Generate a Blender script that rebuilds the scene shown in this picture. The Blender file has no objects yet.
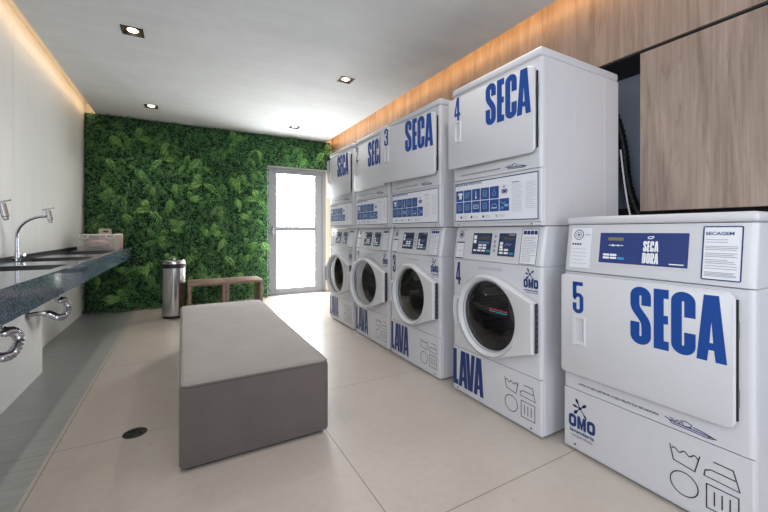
import bpy, bmesh, math, random
from mathutils import Vector, Matrix
from mathutils.geometry import tessellate_polygon
random.seed(7)
PI = math.pi
SC = bpy.context.scene
COL = SC.collection

# ------------------------------------------------------------------ materials
def srgb(r, g, b):
    f = lambda c: (c/255/12.92) if c/255 <= .04045 else ((c/255+.055)/1.055)**2.4
    return (f(r), f(g), f(b), 1)

def mat(name, col, rough=.5, metal=0, **kw):
    m = bpy.data.materials.new(name); m.use_nodes = True
    b = m.node_tree.nodes['Principled BSDF']
    b.inputs['Base Color'].default_value = col
    b.inputs['Roughness'].default_value = rough
    b.inputs['Metallic'].default_value = metal
    for k, v in kw.items():
        b.inputs[k.replace('_', ' ')].default_value = v
    return m

def nd(m, t, **kw):
    n = m.node_tree.nodes.new(t)
    for k, v in kw.items(): setattr(n, k, v)
    return n
def lk(m, a, b): m.node_tree.links.new(a, b)
def bsdf(m): return m.node_tree.nodes['Principled BSDF']

def coords(m, scale=(1, 1, 1), loc=(0, 0, 0), kind='Object'):
    tc = nd(m, 'ShaderNodeTexCoord'); mp = nd(m, 'ShaderNodeMapping')
    mp.inputs['Scale'].default_value = scale; mp.inputs['Location'].default_value = loc
    lk(m, tc.outputs[kind], mp.inputs['Vector'])
    return mp.outputs['Vector']

def noise(m, vec, scale=5, detail=4, rough=.5, dist=0):
    n = nd(m, 'ShaderNodeTexNoise')
    n.inputs['Scale'].default_value = scale; n.inputs['Detail'].default_value = detail
    n.inputs['Roughness'].default_value = rough; n.inputs['Distortion'].default_value = dist
    lk(m, vec, n.inputs['Vector']); return n.outputs['Fac']

def ramp(m, fac, stops):
    r = nd(m, 'ShaderNodeValToRGB'); e = r.color_ramp.elements
    while len(e) < len(stops): e.new(.5)
    for i, (p, c) in enumerate(stops): e[i].position = p; e[i].color = c
    lk(m, fac, r.inputs['Fac']); return r.outputs['Color']

def mix(m, fac, a, b, mode='MIX'):
    n = nd(m, 'ShaderNodeMix', data_type='RGBA', blend_type=mode)
    for s, v in ((n.inputs[0], fac), (n.inputs[6], a), (n.inputs[7], b)):
        if hasattr(v, 'is_linked'): lk(m, v, s)
        else: s.default_value = v
    return n.outputs[2]

def bump(m, h, strength=.2, dist=.01):
    n = nd(m, 'ShaderNodeBump'); n.inputs['Strength'].default_value = strength; n.inputs['Distance'].default_value = dist
    lk(m, h, n.inputs['Height']); lk(m, n.outputs['Normal'], bsdf(m).inputs['Normal'])

def emit(name, col, strength):
    m = mat(name, (0.8, .8, .8, 1), .4)
    b = bsdf(m); b.inputs['Emission Color'].default_value = col; b.inputs['Emission Strength'].default_value = strength
    return m

M = {}
# machine enamel with very faint mottling
M['enamel'] = mat('white_enamel', srgb(204, 204, 209), .3)
M['plastic'] = mat('white_plastic', srgb(206, 206, 209), .38)
M['gap'] = mat('dark_gap', srgb(26, 26, 28), .8)
M['hinge'] = mat('hinge_grey', srgb(62, 62, 66), .5, .3)
M['bolt'] = mat('bolt_steel', srgb(120, 120, 124), .35, .9)
M['rubber'] = mat('black_rubber', srgb(24, 24, 26), .45)
M['gasket'] = mat('gasket_rubber', srgb(78, 78, 83), .4)
M['blue'] = mat('royal_blue_vinyl', srgb(6, 66, 146), .4)
M['navy'] = mat('navy_vinyl', srgb(14, 48, 106), .35)
M['panelblue'] = mat('panel_blue', srgb(34, 56, 118), .35)
M['panelnavy'] = mat('panel_navy', srgb(26, 42, 86), .35)
M['iconblue'] = mat('icon_tile_blue', srgb(28, 72, 138), .4)
M['sticker'] = mat('sticker_white', srgb(228, 229, 236), .45)
M['grey'] = mat('print_grey', srgb(140, 140, 150), .5)
M['ltgrey'] = mat('print_light_grey', srgb(172, 172, 180), .5)
M['ink'] = mat('print_ink', srgb(52, 52, 60), .5)
M['white'] = mat('print_white', srgb(236, 238, 240), .4)
M['cyan'] = mat('print_cyan', srgb(40, 150, 215), .4)
M['teal'] = mat('print_reflection_teal', srgb(40, 150, 160), .4)
M['red'] = mat('reflection_red', srgb(190, 55, 75), .4)
M['lcd'] = mat('display_olive', srgb(122, 118, 78), .25)
M['lcdgrey'] = mat('display_grey', srgb(72, 70, 66), .25)
M['paleblue'] = mat('icon_pale_blue', srgb(138, 175, 215), .4)
M['greytile'] = mat('gasket_grey', srgb(150, 156, 168), .4)
m = M['glassdark'] = bpy.data.materials.new('door_glass'); m.use_nodes = True
nt = m.node_tree; nt.nodes.clear()
o = nd(m, 'ShaderNodeOutputMaterial'); t = nd(m, 'ShaderNodeBsdfTransparent'); g = nd(m, 'ShaderNodeBsdfGlossy'); mx = nd(m, 'ShaderNodeMixShader'); fr = nd(m, 'ShaderNodeFresnel')
t.inputs['Color'].default_value = (.78, .8, .82, 1); g.inputs['Roughness'].default_value = .04; g.inputs['Color'].default_value = (1, 1, 1, 1); fr.inputs['IOR'].default_value = 1.5
lk(m, fr.outputs[0], mx.inputs[0]); lk(m, t.outputs[0], mx.inputs[1]); lk(m, g.outputs[0], mx.inputs[2]); lk(m, mx.outputs[0], o.inputs['Surface'])
# perforated drum steel
m = M['drum'] = mat('drum_steel', srgb(100, 100, 104), .28, .75)
v = nd(m, 'ShaderNodeTexVoronoi'); v.inputs['Scale'].default_value = 46; v.inputs['Randomness'].default_value = .15
lk(m, coords(m), v.inputs['Vector'])
lk(m, ramp(m, v.outputs['Distance'], [(.22, srgb(18, 18, 20)), (.3, srgb(108, 108, 114))]), bsdf(m).inputs['Base Color'])
M['chrome'] = mat('chrome', srgb(205, 205, 212), .12, 1)
m = M['steel'] = mat('polished_steel', srgb(190, 188, 188), .16, 1)
bump(m, noise(m, coords(m, (220, 220, 2)), 1, 2), .03, .002)
# floor
m = M['floor'] = mat('porcelain_floor', (.5, .45, .4, 1), .3)
vec = coords(m, (1, 1, 1), (0, 0, 0))
n1 = noise(m, vec, 2.2, 6, .6, .4); n2 = noise(m, coords(m, (3, 30, 1)), 1.5, 6, .6); n3 = noise(m, vec, 26, 4, .6)
beige = mix(m, .35, ramp(m, n1, [(.3, srgb(178, 167, 158)), (.7, srgb(192, 182, 174))]), ramp(m, n3, [(.3, srgb(176, 166, 157)), (.7, srgb(194, 185, 178))]))
grey_band = ramp(m, n2, [(.3, srgb(142, 144, 140)), (.5, srgb(152, 154, 150)), (.72, srgb(164, 165, 161))])
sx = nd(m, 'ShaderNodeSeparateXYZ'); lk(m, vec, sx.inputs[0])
lt = nd(m, 'ShaderNodeMath', operation='LESS_THAN'); lk(m, sx.outputs[0], lt.inputs[0]); lt.inputs[1].default_value = -.552  # floor on the counter side takes the greyer tone
tile = mix(m, lt.outputs[0], beige, grey_band)
br = nd(m, 'ShaderNodeTexBrick'); br.offset = 0; br.squash = 1
br.inputs['Scale'].default_value = 1; br.inputs['Brick Width'].default_value = 1.2; br.inputs['Row Height'].default_value = 1.2
br.inputs['Mortar Size'].default_value = .0022; br.inputs['Mortar Smooth'].default_value = 0
lk(m, coords(m, (1, 1, 1), (-.666+12, -2.269+12, 0)), br.inputs['Vector'])
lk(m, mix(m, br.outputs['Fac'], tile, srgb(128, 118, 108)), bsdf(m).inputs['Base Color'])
lk(m, ramp(m, n3, [(.2, (.26, .26, .26, 1)), (.8, (.36, .36, .36, 1))]), bsdf(m).inputs['Roughness'])
# painted burnt cement ceiling
m = M['ceiling'] = mat('cement_ceiling', (.5, .5, .5, 1), .8)
lk(m, mix(m, .5, ramp(m, noise(m, coords(m, (1, .6, 1)), 1.6, 8, .62, 1.2), [(.25, srgb(194, 196, 196)), (.75, srgb(215, 217, 217))]),
       ramp(m, noise(m, coords(m, (1, 5, 1)), 1.2, 6, .6, .8), [(.3, srgb(197, 199, 199)), (.7, srgb(213, 215, 215))])), bsdf(m).inputs['Base Color'])
M['cove'] = mat('cove_paint', srgb(222, 216, 206), .8)
# streaked white wall panels
m = M['wall'] = mat('streaked_wall', (.6, .6, .6, 1), .55)
lk(m, mix(m, .5, ramp(m, noise(m, coords(m, (14, 14, .35)), 1.6, 6, .6), [(.3, srgb(212, 212, 210)), (.7, srgb(222, 222, 221))]),
       ramp(m, noise(m, coords(m, (60, 60, .8)), 1.5, 3, .5), [(.3, srgb(210, 210, 208)), (.7, srgb(224, 224, 223))])), bsdf(m).inputs['Base Color'])
M['plaster'] = mat('cream_plaster', srgb(222, 215, 200), .7)
# wood
def wood(name, c1, c2, c3, axis=2, rough=.45):
    m = mat(name, c2, rough)
    s = [5, 5, 5]; s[axis] = .5
    s2 = [70, 70, 70]; s2[axis] = 1.6
    a = noise(m, coords(m, tuple(s)), 1.2, 9, .66, 1.8); b = noise(m, coords(m, tuple(s2)), 1.0, 4, .6, .3)
    c = mix(m, .38, ramp(m, a, [(.36, c1), (.5, c2), (.62, c3)]), ramp(m, b, [(.3, c1), (.7, c3)]))
    s3 = [11, 11, 11]; s3[axis] = .9
    k = noise(m, coords(m, tuple(s3), (3, 1, 2)), 1.4, 6, .6, 2.2)
    c = mix(m, ramp(m, k, [(.56, (0, 0, 0, 1)), (.66, (.6, .6, .6, 1))]), c, c1)
    lk(m, c, bsdf(m).inputs['Base Color']); bump(m, b, .06, .003)
    return m
M['wood'] = wood('oak_panel', srgb(124, 105, 93), srgb(154, 135, 122), srgb(174, 155, 143))
M['benchwood'] = wood('bench_wood', srgb(104, 84, 72), srgb(138, 116, 102), srgb(158, 136, 122), 0)
M['dark'] = mat('dark_groove', srgb(34, 33, 35), .6)
M['niche'] = mat('niche_blue_grey', srgb(150, 158, 176), .5)
# granite
m = M['granite'] = mat('black_granite', (.03, .035, .04, 1), .07)
sp = nd(m, 'ShaderNodeTexVoronoi'); sp.inputs['Scale'].default_value = 260; lk(m, coords(m), sp.inputs['Vector'])
lk(m, mix(m, .6, ramp(m, sp.outputs['Color'], [(.2, srgb(34, 42, 50)), (.5, srgb(70, 88, 106)), (.82, srgb(150, 168, 186))]), ramp(m, noise(m, coords(m), 160, 3), [(.35, srgb(36, 44, 52)), (.7, srgb(118, 134, 148))])), bsdf(m).inputs['Base Color'])
M['sink'] = mat('sink_black', srgb(20, 20, 22), .3)
# fabric
def fabric(name, c1, c2, sc=420):
    m = mat(name, c1, .9, Sheen_Weight=.25)
    w = noise(m, coords(m), sc, 2); p = noise(m, coords(m), 6, 4)
    lk(m, mix(m, .5, ramp(m, w, [(.3, c1), (.7, c2)]), ramp(m, p, [(.3, c1), (.7, c2)])), bsdf(m).inputs['Base Color'])
    bump(m, w, .25, .002); return m
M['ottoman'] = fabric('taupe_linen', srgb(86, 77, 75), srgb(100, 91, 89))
M['ottomanlit'] = fabric('taupe_linen_toplit', srgb(136, 129, 124), srgb(152, 145, 140))  # same linen as the sides, light on the top painted in as paler
M['piping'] = fabric('piping_cord', srgb(96, 87, 84), srgb(112, 103, 100))
M['black'] = mat('black_plastic', srgb(22, 22, 23), .5)
# plants
def leafmat(name, stops, tr=.35):
    m = mat(name, stops[0], .45)
    gi = nd(m, 'ShaderNodeNewGeometry'); oi = nd(m, 'ShaderNodeObjectInfo')
    ad = nd(m, 'ShaderNodeMath', operation='MULTIPLY_ADD'); lk(m, oi.outputs['Random'], ad.inputs[0]); ad.inputs[1].default_value = .45
    ml = nd(m, 'ShaderNodeMath', operation='MULTIPLY'); lk(m, gi.outputs['Random Per Island'], ml.inputs[0]); ml.inputs[1].default_value = .55
    lk(m, ml.outputs[0], ad.inputs[2])
    k = len(stops)-1
    c = ramp(m, ad.outputs[0], [(i/k, s) for i, s in enumerate(stops)])
    lk(m, c, bsdf(m).inputs['Base Color'])
    t = nd(m, 'ShaderNodeBsdfTranslucent'); lk(m, c, t.inputs['Color'])
    x = nd(m, 'ShaderNodeMixShader'); x.inputs[0].default_value = tr
    lk(m, bsdf(m).outputs[0], x.inputs[1]); lk(m, t.outputs[0], x.inputs[2])
    lk(m, x.outputs[0], m.node_tree.nodes['Material Output'].inputs['Surface'])
    return m
M['leaf'] = leafmat('small_leaves', [srgb(44, 82, 52), srgb(68, 116, 70), srgb(96, 144, 86), srgb(140, 180, 118)])
M['fern'] = leafmat('fern_leaves', [srgb(72, 124, 64), srgb(102, 156, 78), srgb(136, 184, 96), srgb(166, 202, 130)])
M['frond'] = leafmat('frond_leaves', [srgb(52, 98, 54), srgb(78, 130, 70), srgb(104, 156, 84), srgb(128, 172, 104)])
M['mat'] = mat('moss_backing', srgb(32, 56, 38), .95)
# lamps and daylight
M['ledwarm'] = emit('led_warm', (1, .55, .2, 1), 13)
M['ledleft'] = emit('led_left', (1, .66, .36, 1), 6.5)
M['lamp'] = emit('lamp_glow', (1, .86, .66, 1), 18)
M['frost'] = emit('frosted_daylight', (.93, .97, 1, 1), 19)
M['alu'] = mat('grey_aluminium', srgb(138, 141, 149), .5, .1)
M['gold'] = mat('lamp_reflector', srgb(196, 150, 90), .3, .8)
M['blackframe'] = mat('bronze_trim', srgb(52, 40, 34), .5)

# ------------------------------------------------------------------ mesh builder
class MB:
    def __init__(s): s.v = []; s.f = []; s.m = []
    def add(s, vs, fs, mi=0):
        o = len(s.v); s.v += [tuple(p) for p in vs]
        for f in fs: s.f.append([i+o for i in f]); s.m.append(mi)
        return s
    def box(s, x0, x1, y0, y1, z0, z1, mi=0):
        vs = [(x, y, z) for x in (x0, x1) for y in (y0, y1) for z in (z0, z1)]
        return s.add(vs, [(0, 1, 3, 2), (4, 6, 7, 5), (0, 4, 5, 1), (2, 3, 7, 6), (0, 2, 6, 4), (1, 5, 7, 3)], mi)
    def bm(s, b, mi=0):
        b.verts.index_update()
        return s.add([v.co[:] for v in b.verts], [[v.index for v in f.verts] for f in b.faces], mi)
    def rbox(s, x0, x1, y0, y1, z0, z1, r=.01, seg=3, mi=0, which=None):
        b = bmesh.new(); t = MB().box(x0, x1, y0, y1, z0, z1)
        vs = [b.verts.new(p) for p in t.v]
        for f in t.f: b.faces.new([vs[i] for i in f])
        bmesh.ops.recalc_face_normals(b, faces=b.faces)
        es = [e for e in b.edges if which is None or which(e)]
        bmesh.ops.bevel(b, geom=es, offset=r, segments=seg, profile=.5, affect='EDGES', clamp_overlap=True)
        s.bm(b, mi); b.free(); return s
    def prism(s, out, z0, z1, mi=0, fn=None, caps=True):
        """out: plan polygon [(x,y)], swept between z0 and z1; fn(x,y,z) bends it"""
        fn = fn or (lambda x, y, z: (x, y, z)); n = len(out)
        vs = [fn(x, y, z0) for x, y in out]+[fn(x, y, z1) for x, y in out]
        fs = [(i, (i+1) % n, n+(i+1) % n, n+i) for i in range(n)]
        if caps: fs += [list(range(n))[::-1], list(range(n, 2*n))]
        return s.add(vs, fs, mi)
    def flat(s, polys, fn, mi=0):
        """filled 2D outline(s) (first outer, rest holes) mapped by fn(a,b)->xyz"""
        pl = [[Vector((a, b, 0)) for a, b in p] for p in polys]
        tr = tessellate_polygon(pl); pts = [p for q in polys for p in q]
        return s.add([fn(a, b) for a, b in pts], tr, mi)
    def tube(s, path, r, n=10, mi=0, closed=False, caps=True):
        P = [Vector(p) for p in path]; k = len(P); rings = []
        up = None
        for i, p in enumerate(P):
            if closed: d = P[(i+1) % k]-P[i-1]
            else: d = P[min(i+1, k-1)]-P[max(i-1, 0)]
            d.normalize()
            if up is None:
                up = Vector((0, 0, 1)) if abs(d.z) < .9 else Vector((1, 0, 0))
            a = d.cross(up).normalized(); up = a.cross(d).normalized()
            rr = r(i) if callable(r) else r
            rings.append([p+(a*math.cos(2*PI*j/n)+up*math.sin(2*PI*j/n))*rr for j in range(n)])
        vs = [q for g in rings for q in g]; fs = []
        for i in range(k if closed else k-1):
            for j in range(n):
                a = i*n+j; b = i*n+(j+1) % n; c = ((i+1) % k)*n
                fs.append((a, b, c+(j+1) % n, c+j))
        if caps and not closed: fs += [list(range(n))[::-1], list(range((k-1)*n, k*n))]
        return s.add(vs, fs, mi)
    def lathe(s, prof, n=32, c=(0, 0, 0), mi=0, axis='z'):
        vs = []; k = len(prof)
        for r, h in prof:
            for j in range(n):
                a = 2*PI*j/n; x, y = r*math.cos(a), r*math.sin(a)
                vs.append((c[0]+x, c[1]+y, c[2]+h) if axis == 'z' else (c[0]+x, c[1]+h, c[2]+y))
        fs = [(i*n+j, i*n+(j+1) % n, (i+1)*n+(j+1) % n, (i+1)*n+j) for i in range(k-1) for j in range(n)]
        if prof[0][0] > 1e-6: fs.append(list(range(n))[::-1])
        if prof[-1][0] > 1e-6: fs.append(list(range((k-1)*n, k*n)))
        return s.add(vs, fs, mi)
    def move(s, d):
        s.v = [(p[0]+d[0], p[1]+d[1], p[2]+d[2]) for p in s.v]; return s
    def build(s, name, mats, parent=None, smooth=30, fix=True, loc=None):
        me = bpy.data.meshes.new(name); me.from_pydata(s.v, [], s.f)
        for x in (mats if isinstance(mats, (list, tuple)) else [mats]): me.materials.append(x)
        me.polygons.foreach_set('material_index', s.m)
        if fix:
            b = bmesh.new(); b.from_mesh(me)
            bmesh.ops.remove_doubles(b, verts=b.verts, dist=1e-6)
            bmesh.ops.recalc_face_normals(b, faces=b.faces); b.to_mesh(me); b.free()
        if smooth:
            me.polygons.foreach_set('use_smooth', [True]*len(me.polygons))
            me.set_sharp_from_angle(angle=math.radians(smooth))
        me.update()
        o = bpy.data.objects.new(name, me); COL.objects.link(o)
        if parent: o.parent = parent
        if loc: o.location = loc
        return o

def thing(name, label, cat, loc=(0, 0, 0), rz=0, group=None):
    o = bpy.data.objects.new(name, None); COL.objects.link(o); o.empty_display_size = .05
    o.location = loc; o.rotation_euler = (0, 0, rz); o['label'] = label; o['category'] = cat
    if group: o['group'] = group
    return o
def tag(o, label, cat, group=None):
    o['label'] = label; o['category'] = cat
    if group: o['group'] = group
    return o
def struct(o, label=None, cat=None):
    o['kind'] = 'structure'
    if label: o['label'] = label
    if cat: o['category'] = cat
    return o
def dup(root, label):
    r = root.copy(); COL.objects.link(r); r['label'] = label
    def rec(src, dst):
        for ch in [q for q in bpy.data.objects if q.parent == src]:
            c = ch.copy(); COL.objects.link(c); c.parent = dst; rec(ch, c)
    rec(root, r); return r
def child(root, name):
    return [q for q in bpy.data.objects if q.parent == root and q.name.split('.')[0] == name]

# ------------------------------------------------------------------ 2D drawing: lettering and marks
def arc(cx, cy, r, a0, a1, n=10, ry=None):
    ry = r if ry is None else ry
    return [(cx+r*math.cos(math.radians(a0+(a1-a0)*i/n)), cy+ry*math.sin(math.radians(a0+(a1-a0)*i/n))) for i in range(n+1)]
def bez(p0, p1, p2, p3, n=10):
    return [tuple((1-t)**3*a+3*(1-t)**2*t*b+3*(1-t)*t*t*c+t**3*d for a, b, c, d in zip(p0, p1, p2, p3)) for t in [i/n for i in range(n+1)]]
def stroke(pts, w):
    q = [pts[0]]
    for p in pts[1:]:
        if abs(p[0]-q[-1][0])+abs(p[1]-q[-1][1]) > 1e-7: q.append(p)
    L = []; R = []; k = len(q)
    for i, p in enumerate(q):
        a = q[max(i-1, 0)]; b = q[min(i+1, k-1)]
        d1 = Vector((p[0]-a[0], p[1]-a[1])) if i else Vector((b[0]-p[0], b[1]-p[1]))
        d2 = Vector((b[0]-p[0], b[1]-p[1])) if i < k-1 else d1
        d1.normalize(); d2.normalize()
        n1 = Vector((-d1.y, d1.x)); n2 = Vector((-d2.y, d2.x)); mm = n1+n2
        if mm.length < 1e-4: mm = n1
        mm.normalize(); l = w/2/max(.75, mm.dot(n1))
        L.append((p[0]+mm.x*l, p[1]+mm.y*l)); R.append((p[0]-mm.x*l, p[1]-mm.y*l))
    return [L[i:i+2]+R[i:i+2][::-1] for i in range(k-1)]     # quads, one per segment
T = .145
def rect(a, b, c, d): return [(a, b), (c, b), (c, d), (a, d)]
def glyph(ch, t=T):
    """heavy condensed capitals on a unit height: (advance width, [[outline, holes...]...])"""
    w = .32; k = (w-t)/2; l = t/2; r = w-t/2; c = w/2; top = 1-l-k; bot = l+k
    S = lambda p: [[q] for q in stroke(p, t)]
    if ch == 'S': return w, S([(r, .68)]+arc(c, top, k, 0, 180)+[(l, .74)]+bez((l, .70), (l, .56), (r, .48), (r, .32))+arc(c, bot, k, 0, -180)+[(l, .385)])
    if ch == 'C': return w, S([(r, .60)]+arc(c, top, k, 0, 180)+arc(c, bot, k, 180, 360)+[(r, .36)])
    if ch == 'O': return w, S([(l, .5)]+arc(c, top, k, 180, 0)+arc(c, bot, k, 0, -180)+[(l, .5)])
    if ch == 'G': return w, S([(r, .64)]+arc(c, top, k, 0, 180)+arc(c, bot, k, 180, 360)+[(r, .5), (c, .5)])
    if ch == 'D': return w, [[rect(0, 0, t, 1)]]+S([(t*.5, 1-l)]+[(c, 1-l)]+arc(c, top, k, 90, 0)+arc(c, bot, k, 0, -90)+[(t*.5, l)])
    if ch == 'R': return w, [[rect(0, 0, t, 1)]]+S([(t*.5, 1-l), (c, 1-l)]+arc(c, top, k, 90, 0)+arc(c, .52+k, k, 0, -90)+[(t*.5, .52)])+[[[(c*.9, .5), (r-l*.6, .52), (w, 0), (w-t, 0)]]]
    if ch == 'E': return .215, [[[(0, 0), (.215, 0), (.215, .15), (t, .15), (t, .43), (.205, .43), (.205, .57), (t, .57), (t, .85), (.215, .85), (.215, 1), (0, 1)]]]
    if ch == 'L': return .215, [[[(0, 0), (.215, 0), (.215, .15), (t, .15), (t, 1), (0, 1)]]]
    if ch == 'A': return .36, [[[(0, 0), (.13, 0), (.148, .17), (.212, .17), (.23, 0), (.36, 0), (.27, 1), (.09, 1)], [(.158, .28), (.202, .28), (.18, .60)]]]
    if ch == 'V': return .36, [[[(0, 1), (.14, 1), (.18, .36), (.22, 1), (.36, 1), (.27, 0), (.09, 0)]]]
    if ch == 'M': return .44, [[[(0, 0), (t*.8, 0), (t*.8, .62), (.17, 0), (.27, 0), (.44-t*.8, .62), (.44-t*.8, 0), (.44, 0), (.44, 1), (.30, 1), (.22, .48), (.14, 1), (0, 1)]]]
    t = .12; w = .335; k = (w-t)/2; l = t/2; r = w-t/2; c = w/2; top = 1-l-k; bot = l+k
    S = lambda p: [[q] for q in stroke(p, t)]
    if ch == '5': return w, [[rect(0, 1-t, w*.95, 1)], [rect(0, .5, t, 1)]]+S([(l, .52)]+arc(c, .63-l-k+.02, k, 180, 0)+arc(c, bot, k, 0, -180)+[(l, .33)])
    if ch == '3': return w, S([(l, .70)]+arc(c, top, k, 180, 0)+[(r, .66)]+arc(c, .52+k, k, 0, -90)+[(c*.7, .52)])+S([(c*.7, .52), (c, .52)]+arc(c, .52-k, k, 90, 0)+arc(c, bot, k, 0, -180)+[(l, .32)])
    if ch == '2': return w, S([(l, .68)]+arc(c, top, k, 180, 0)+[(r, .68)]+bez((r, .64), (r, .5), (l, .36), (l, .16))+[(l, .02)])+[[rect(0, 0, w, t)]]
    if ch == '1': return .2, [[rect(.2-t, 0, .2, 1)], [[(0, .78), (.2-t, .82), (.2-t, 1), (.1, 1), (.07, .9), (0, .89)]]]
    if ch == '4': return w, [[[(.15, 1), (.29, 1), (.29, .33), (w+.02, .33), (w+.02, .2), (.29, .2), (.29, 0), (.17, 0), (.17, .2), (0, .2), (0, .34)], [(.17, .33), (.17, .74), (.10, .33)]]]
def lettering(mb, text, x, z, h, fn, mi=0, gap=.035, xs=1.0, places=None):
    for i, ch in enumerate(text):
        w, shapes = glyph(ch)
        if places: x = places[i]
        for sh in shapes:
            mb.flat([[(x+a*h*xs, z+b*h) for a, b in p] for p in sh], fn, mi)
        x += (w+gap)*h*xs
    return x
def line2(mb, pts, w, fn, mi=0):
    for q in stroke(pts, w): mb.flat([q], fn, mi)
def rect2(mb, a, b, c, d, fn, mi=0): mb.flat([rect(a, b, c, d)], fn, mi)
def bars(mb, x0, x1, z0, z1, n, fn, mi, th=.0022, seed=1):
    R = random.Random(seed)
    for i in range(n):
        z = z1-(z1-z0)*(i+.5)/n
        rect2(mb, x0, z-th/2, x1-(x1-x0)*R.choice((0, .04, .1, .3)), z+th/2, fn, mi)
def rrect(a, b, c, d, r, n=5):
    return arc(c-r, d-r, r, 0, 90, n)+arc(a+r, d-r, r, 90, 180, n)+arc(a+r, b+r, r, 180, 270, n)+arc(c-r, b+r, r, 270, 360, n)
def frame2(mb, a, b, c, d, w, fn, mi, r=.004):
    mb.flat([rrect(a, b, c, d, r), rrect(a+w, b+w, c-w, d-w, max(.001, r-w))], fn, mi)
def smalltext(mb, body, x, z, h, fn, mi=0, width=None):
    cu = bpy.data.curves.new('tmp', 'FONT'); cu.body = body; cu.size = 1; cu.offset = .022
    ob = bpy.data.objects.new('tmp', cu); me = bpy.data.meshes.new_from_object(ob)
    vs = [v.co.copy() for v in me.vertices]
    x0 = min(v.x for v in vs); x1 = max(v.x for v in vs); hh = .72
    sx = h/hh if width is None else width/(x1-x0)
    mb.add([fn(x+(v.x-x0)*sx, z+v.y*h/hh) for v in vs], [list(p.vertices) for p in me.polygons], mi)
    bpy.data.objects.remove(ob); bpy.data.curves.remove(cu); bpy.data.meshes.remove(me)
def star(mb, cx, cz, s, fn, mi=0):
    mb.flat([arc(cx, cz, .16*s, 0, 330, 11)], fn, mi)
    for ang, ln, br in ((118, .95, .15), (42, .8, .15), (172, .75, .13), (228, .95, .17), (-52, 1.1, .11)):
        a = math.radians(ang); d = (math.cos(a), math.sin(a))
        line2(mb, [(cx, cz), (cx+d[0]*ln*s, cz+d[1]*ln*s)], .11*s, fn, mi)
        e = [(ln*.8+.28*math.cos(q), br*math.sin(q)) for q in [2*PI*i/12 for i in range(12)]]
        mb.flat([[(cx+(p*d[0]-q*d[1])*s, cz+(p*d[1]+q*d[0])*s) for p, q in e]], fn, mi)
def omo(mb, x, z, w, h, fn, mi=0):
    """three heavy rounded capitals: ring, M, ring"""
    W = w*.30; t = h*.26
    for ox in (x, x+w-W):
        mb.flat([rrect(ox, z, ox+W, z+h, W*.42), rrect(ox+t*.8, z+t, ox+W-t*.8, z+h-t, W*.12)], fn, mi)
    mx = x+W+w*.035; mw = w-2*W-w*.07; a = t*.8
    mb.flat([[(mx, z), (mx+a, z), (mx+a, z+h*.5), (mx+mw*.42, z), (mx+mw*.58, z), (mx+mw-a, z+h*.5), (mx+mw-a, z), (mx+mw, z), (mx+mw, z+h), (mx+mw-a*1.1, z+h), (mx+mw/2, z+h*.45), (mx+a*1.1, z+h), (mx, z+h)]], fn, mi)
def care_icons(mb, fn, mi=0, w=.0034):
    L = lambda p: line2(mb, p, w, fn, mi)
    wave = [(.446, .226)]+[(.451+.081*i/24, .224+.006*math.sin(i/24*PI*5.2)) for i in range(25)]
    L([(.444, .238), (.456, .182), (.522, .172), (.537, .236)]); L(wave[1:])
    L([(.575, .237), (.628, .236), (.645, .172), (.549, .176), (.552, .196), (.568, .205), (.634, .204)])
    L(arc(.489, .107, .043, 0, 360, 36))
    L([(.556, .15), (.642, .15), (.642, .066), (.556, .066), (.556, .152)])
    for x in (.578, .599, .62): L([(x, .133), (x, .083)])
def signature(mb, x, z, w, fn, mi=0):
    L = lambda p, t=.0034: line2(mb, [(x+a*w, z+b*w) for a, b in p], t, fn, mi)
    L([(0, .13), (.1, .09), (.22, .07), (.5, .06), (.78, .05), (1, .03)])
    L([(.10, .09), (.14, .03), (.40, .02), (.86, .0), (.88, .06), (.70, .10), (.56, .11)])
    L([(.10, .15), (.20, .14), (.12, .11), (.22, .10), (.26, .15), (.30, .09), (.36, .14), (.38, .08)])
    L([(.30, .15), (.42, .19), (.54, .15), (.52, .08), (.42, .07)], .003)
    L([(.86, .06), (.99, .03), (.88, .0)])

# ------------------------------------------------------------------ machines
W, D = .683, .69
def outline(y0=0, y1=D, r=.02, x0=0, x1=W):
    return [(x0, y1)]+[(a, b) for a, b in arc(x0+r, y0+r, r, 180, 270, 5)]+[(a, b) for a, b in arc(x1-r, y0+r, r, 270, 360, 5)]+[(x1, y1)]
FR = lambda a, b: (a, -.0012, b)                       # lies on a flat front
FR2 = lambda a, b: (a, -.0020, b)
def side_ribs(mb, z0, z1):
    for y in (.03, .27, .55):
        mb.box(W-.0005, W+.0016, y, y+.006, z0, z1)

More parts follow.
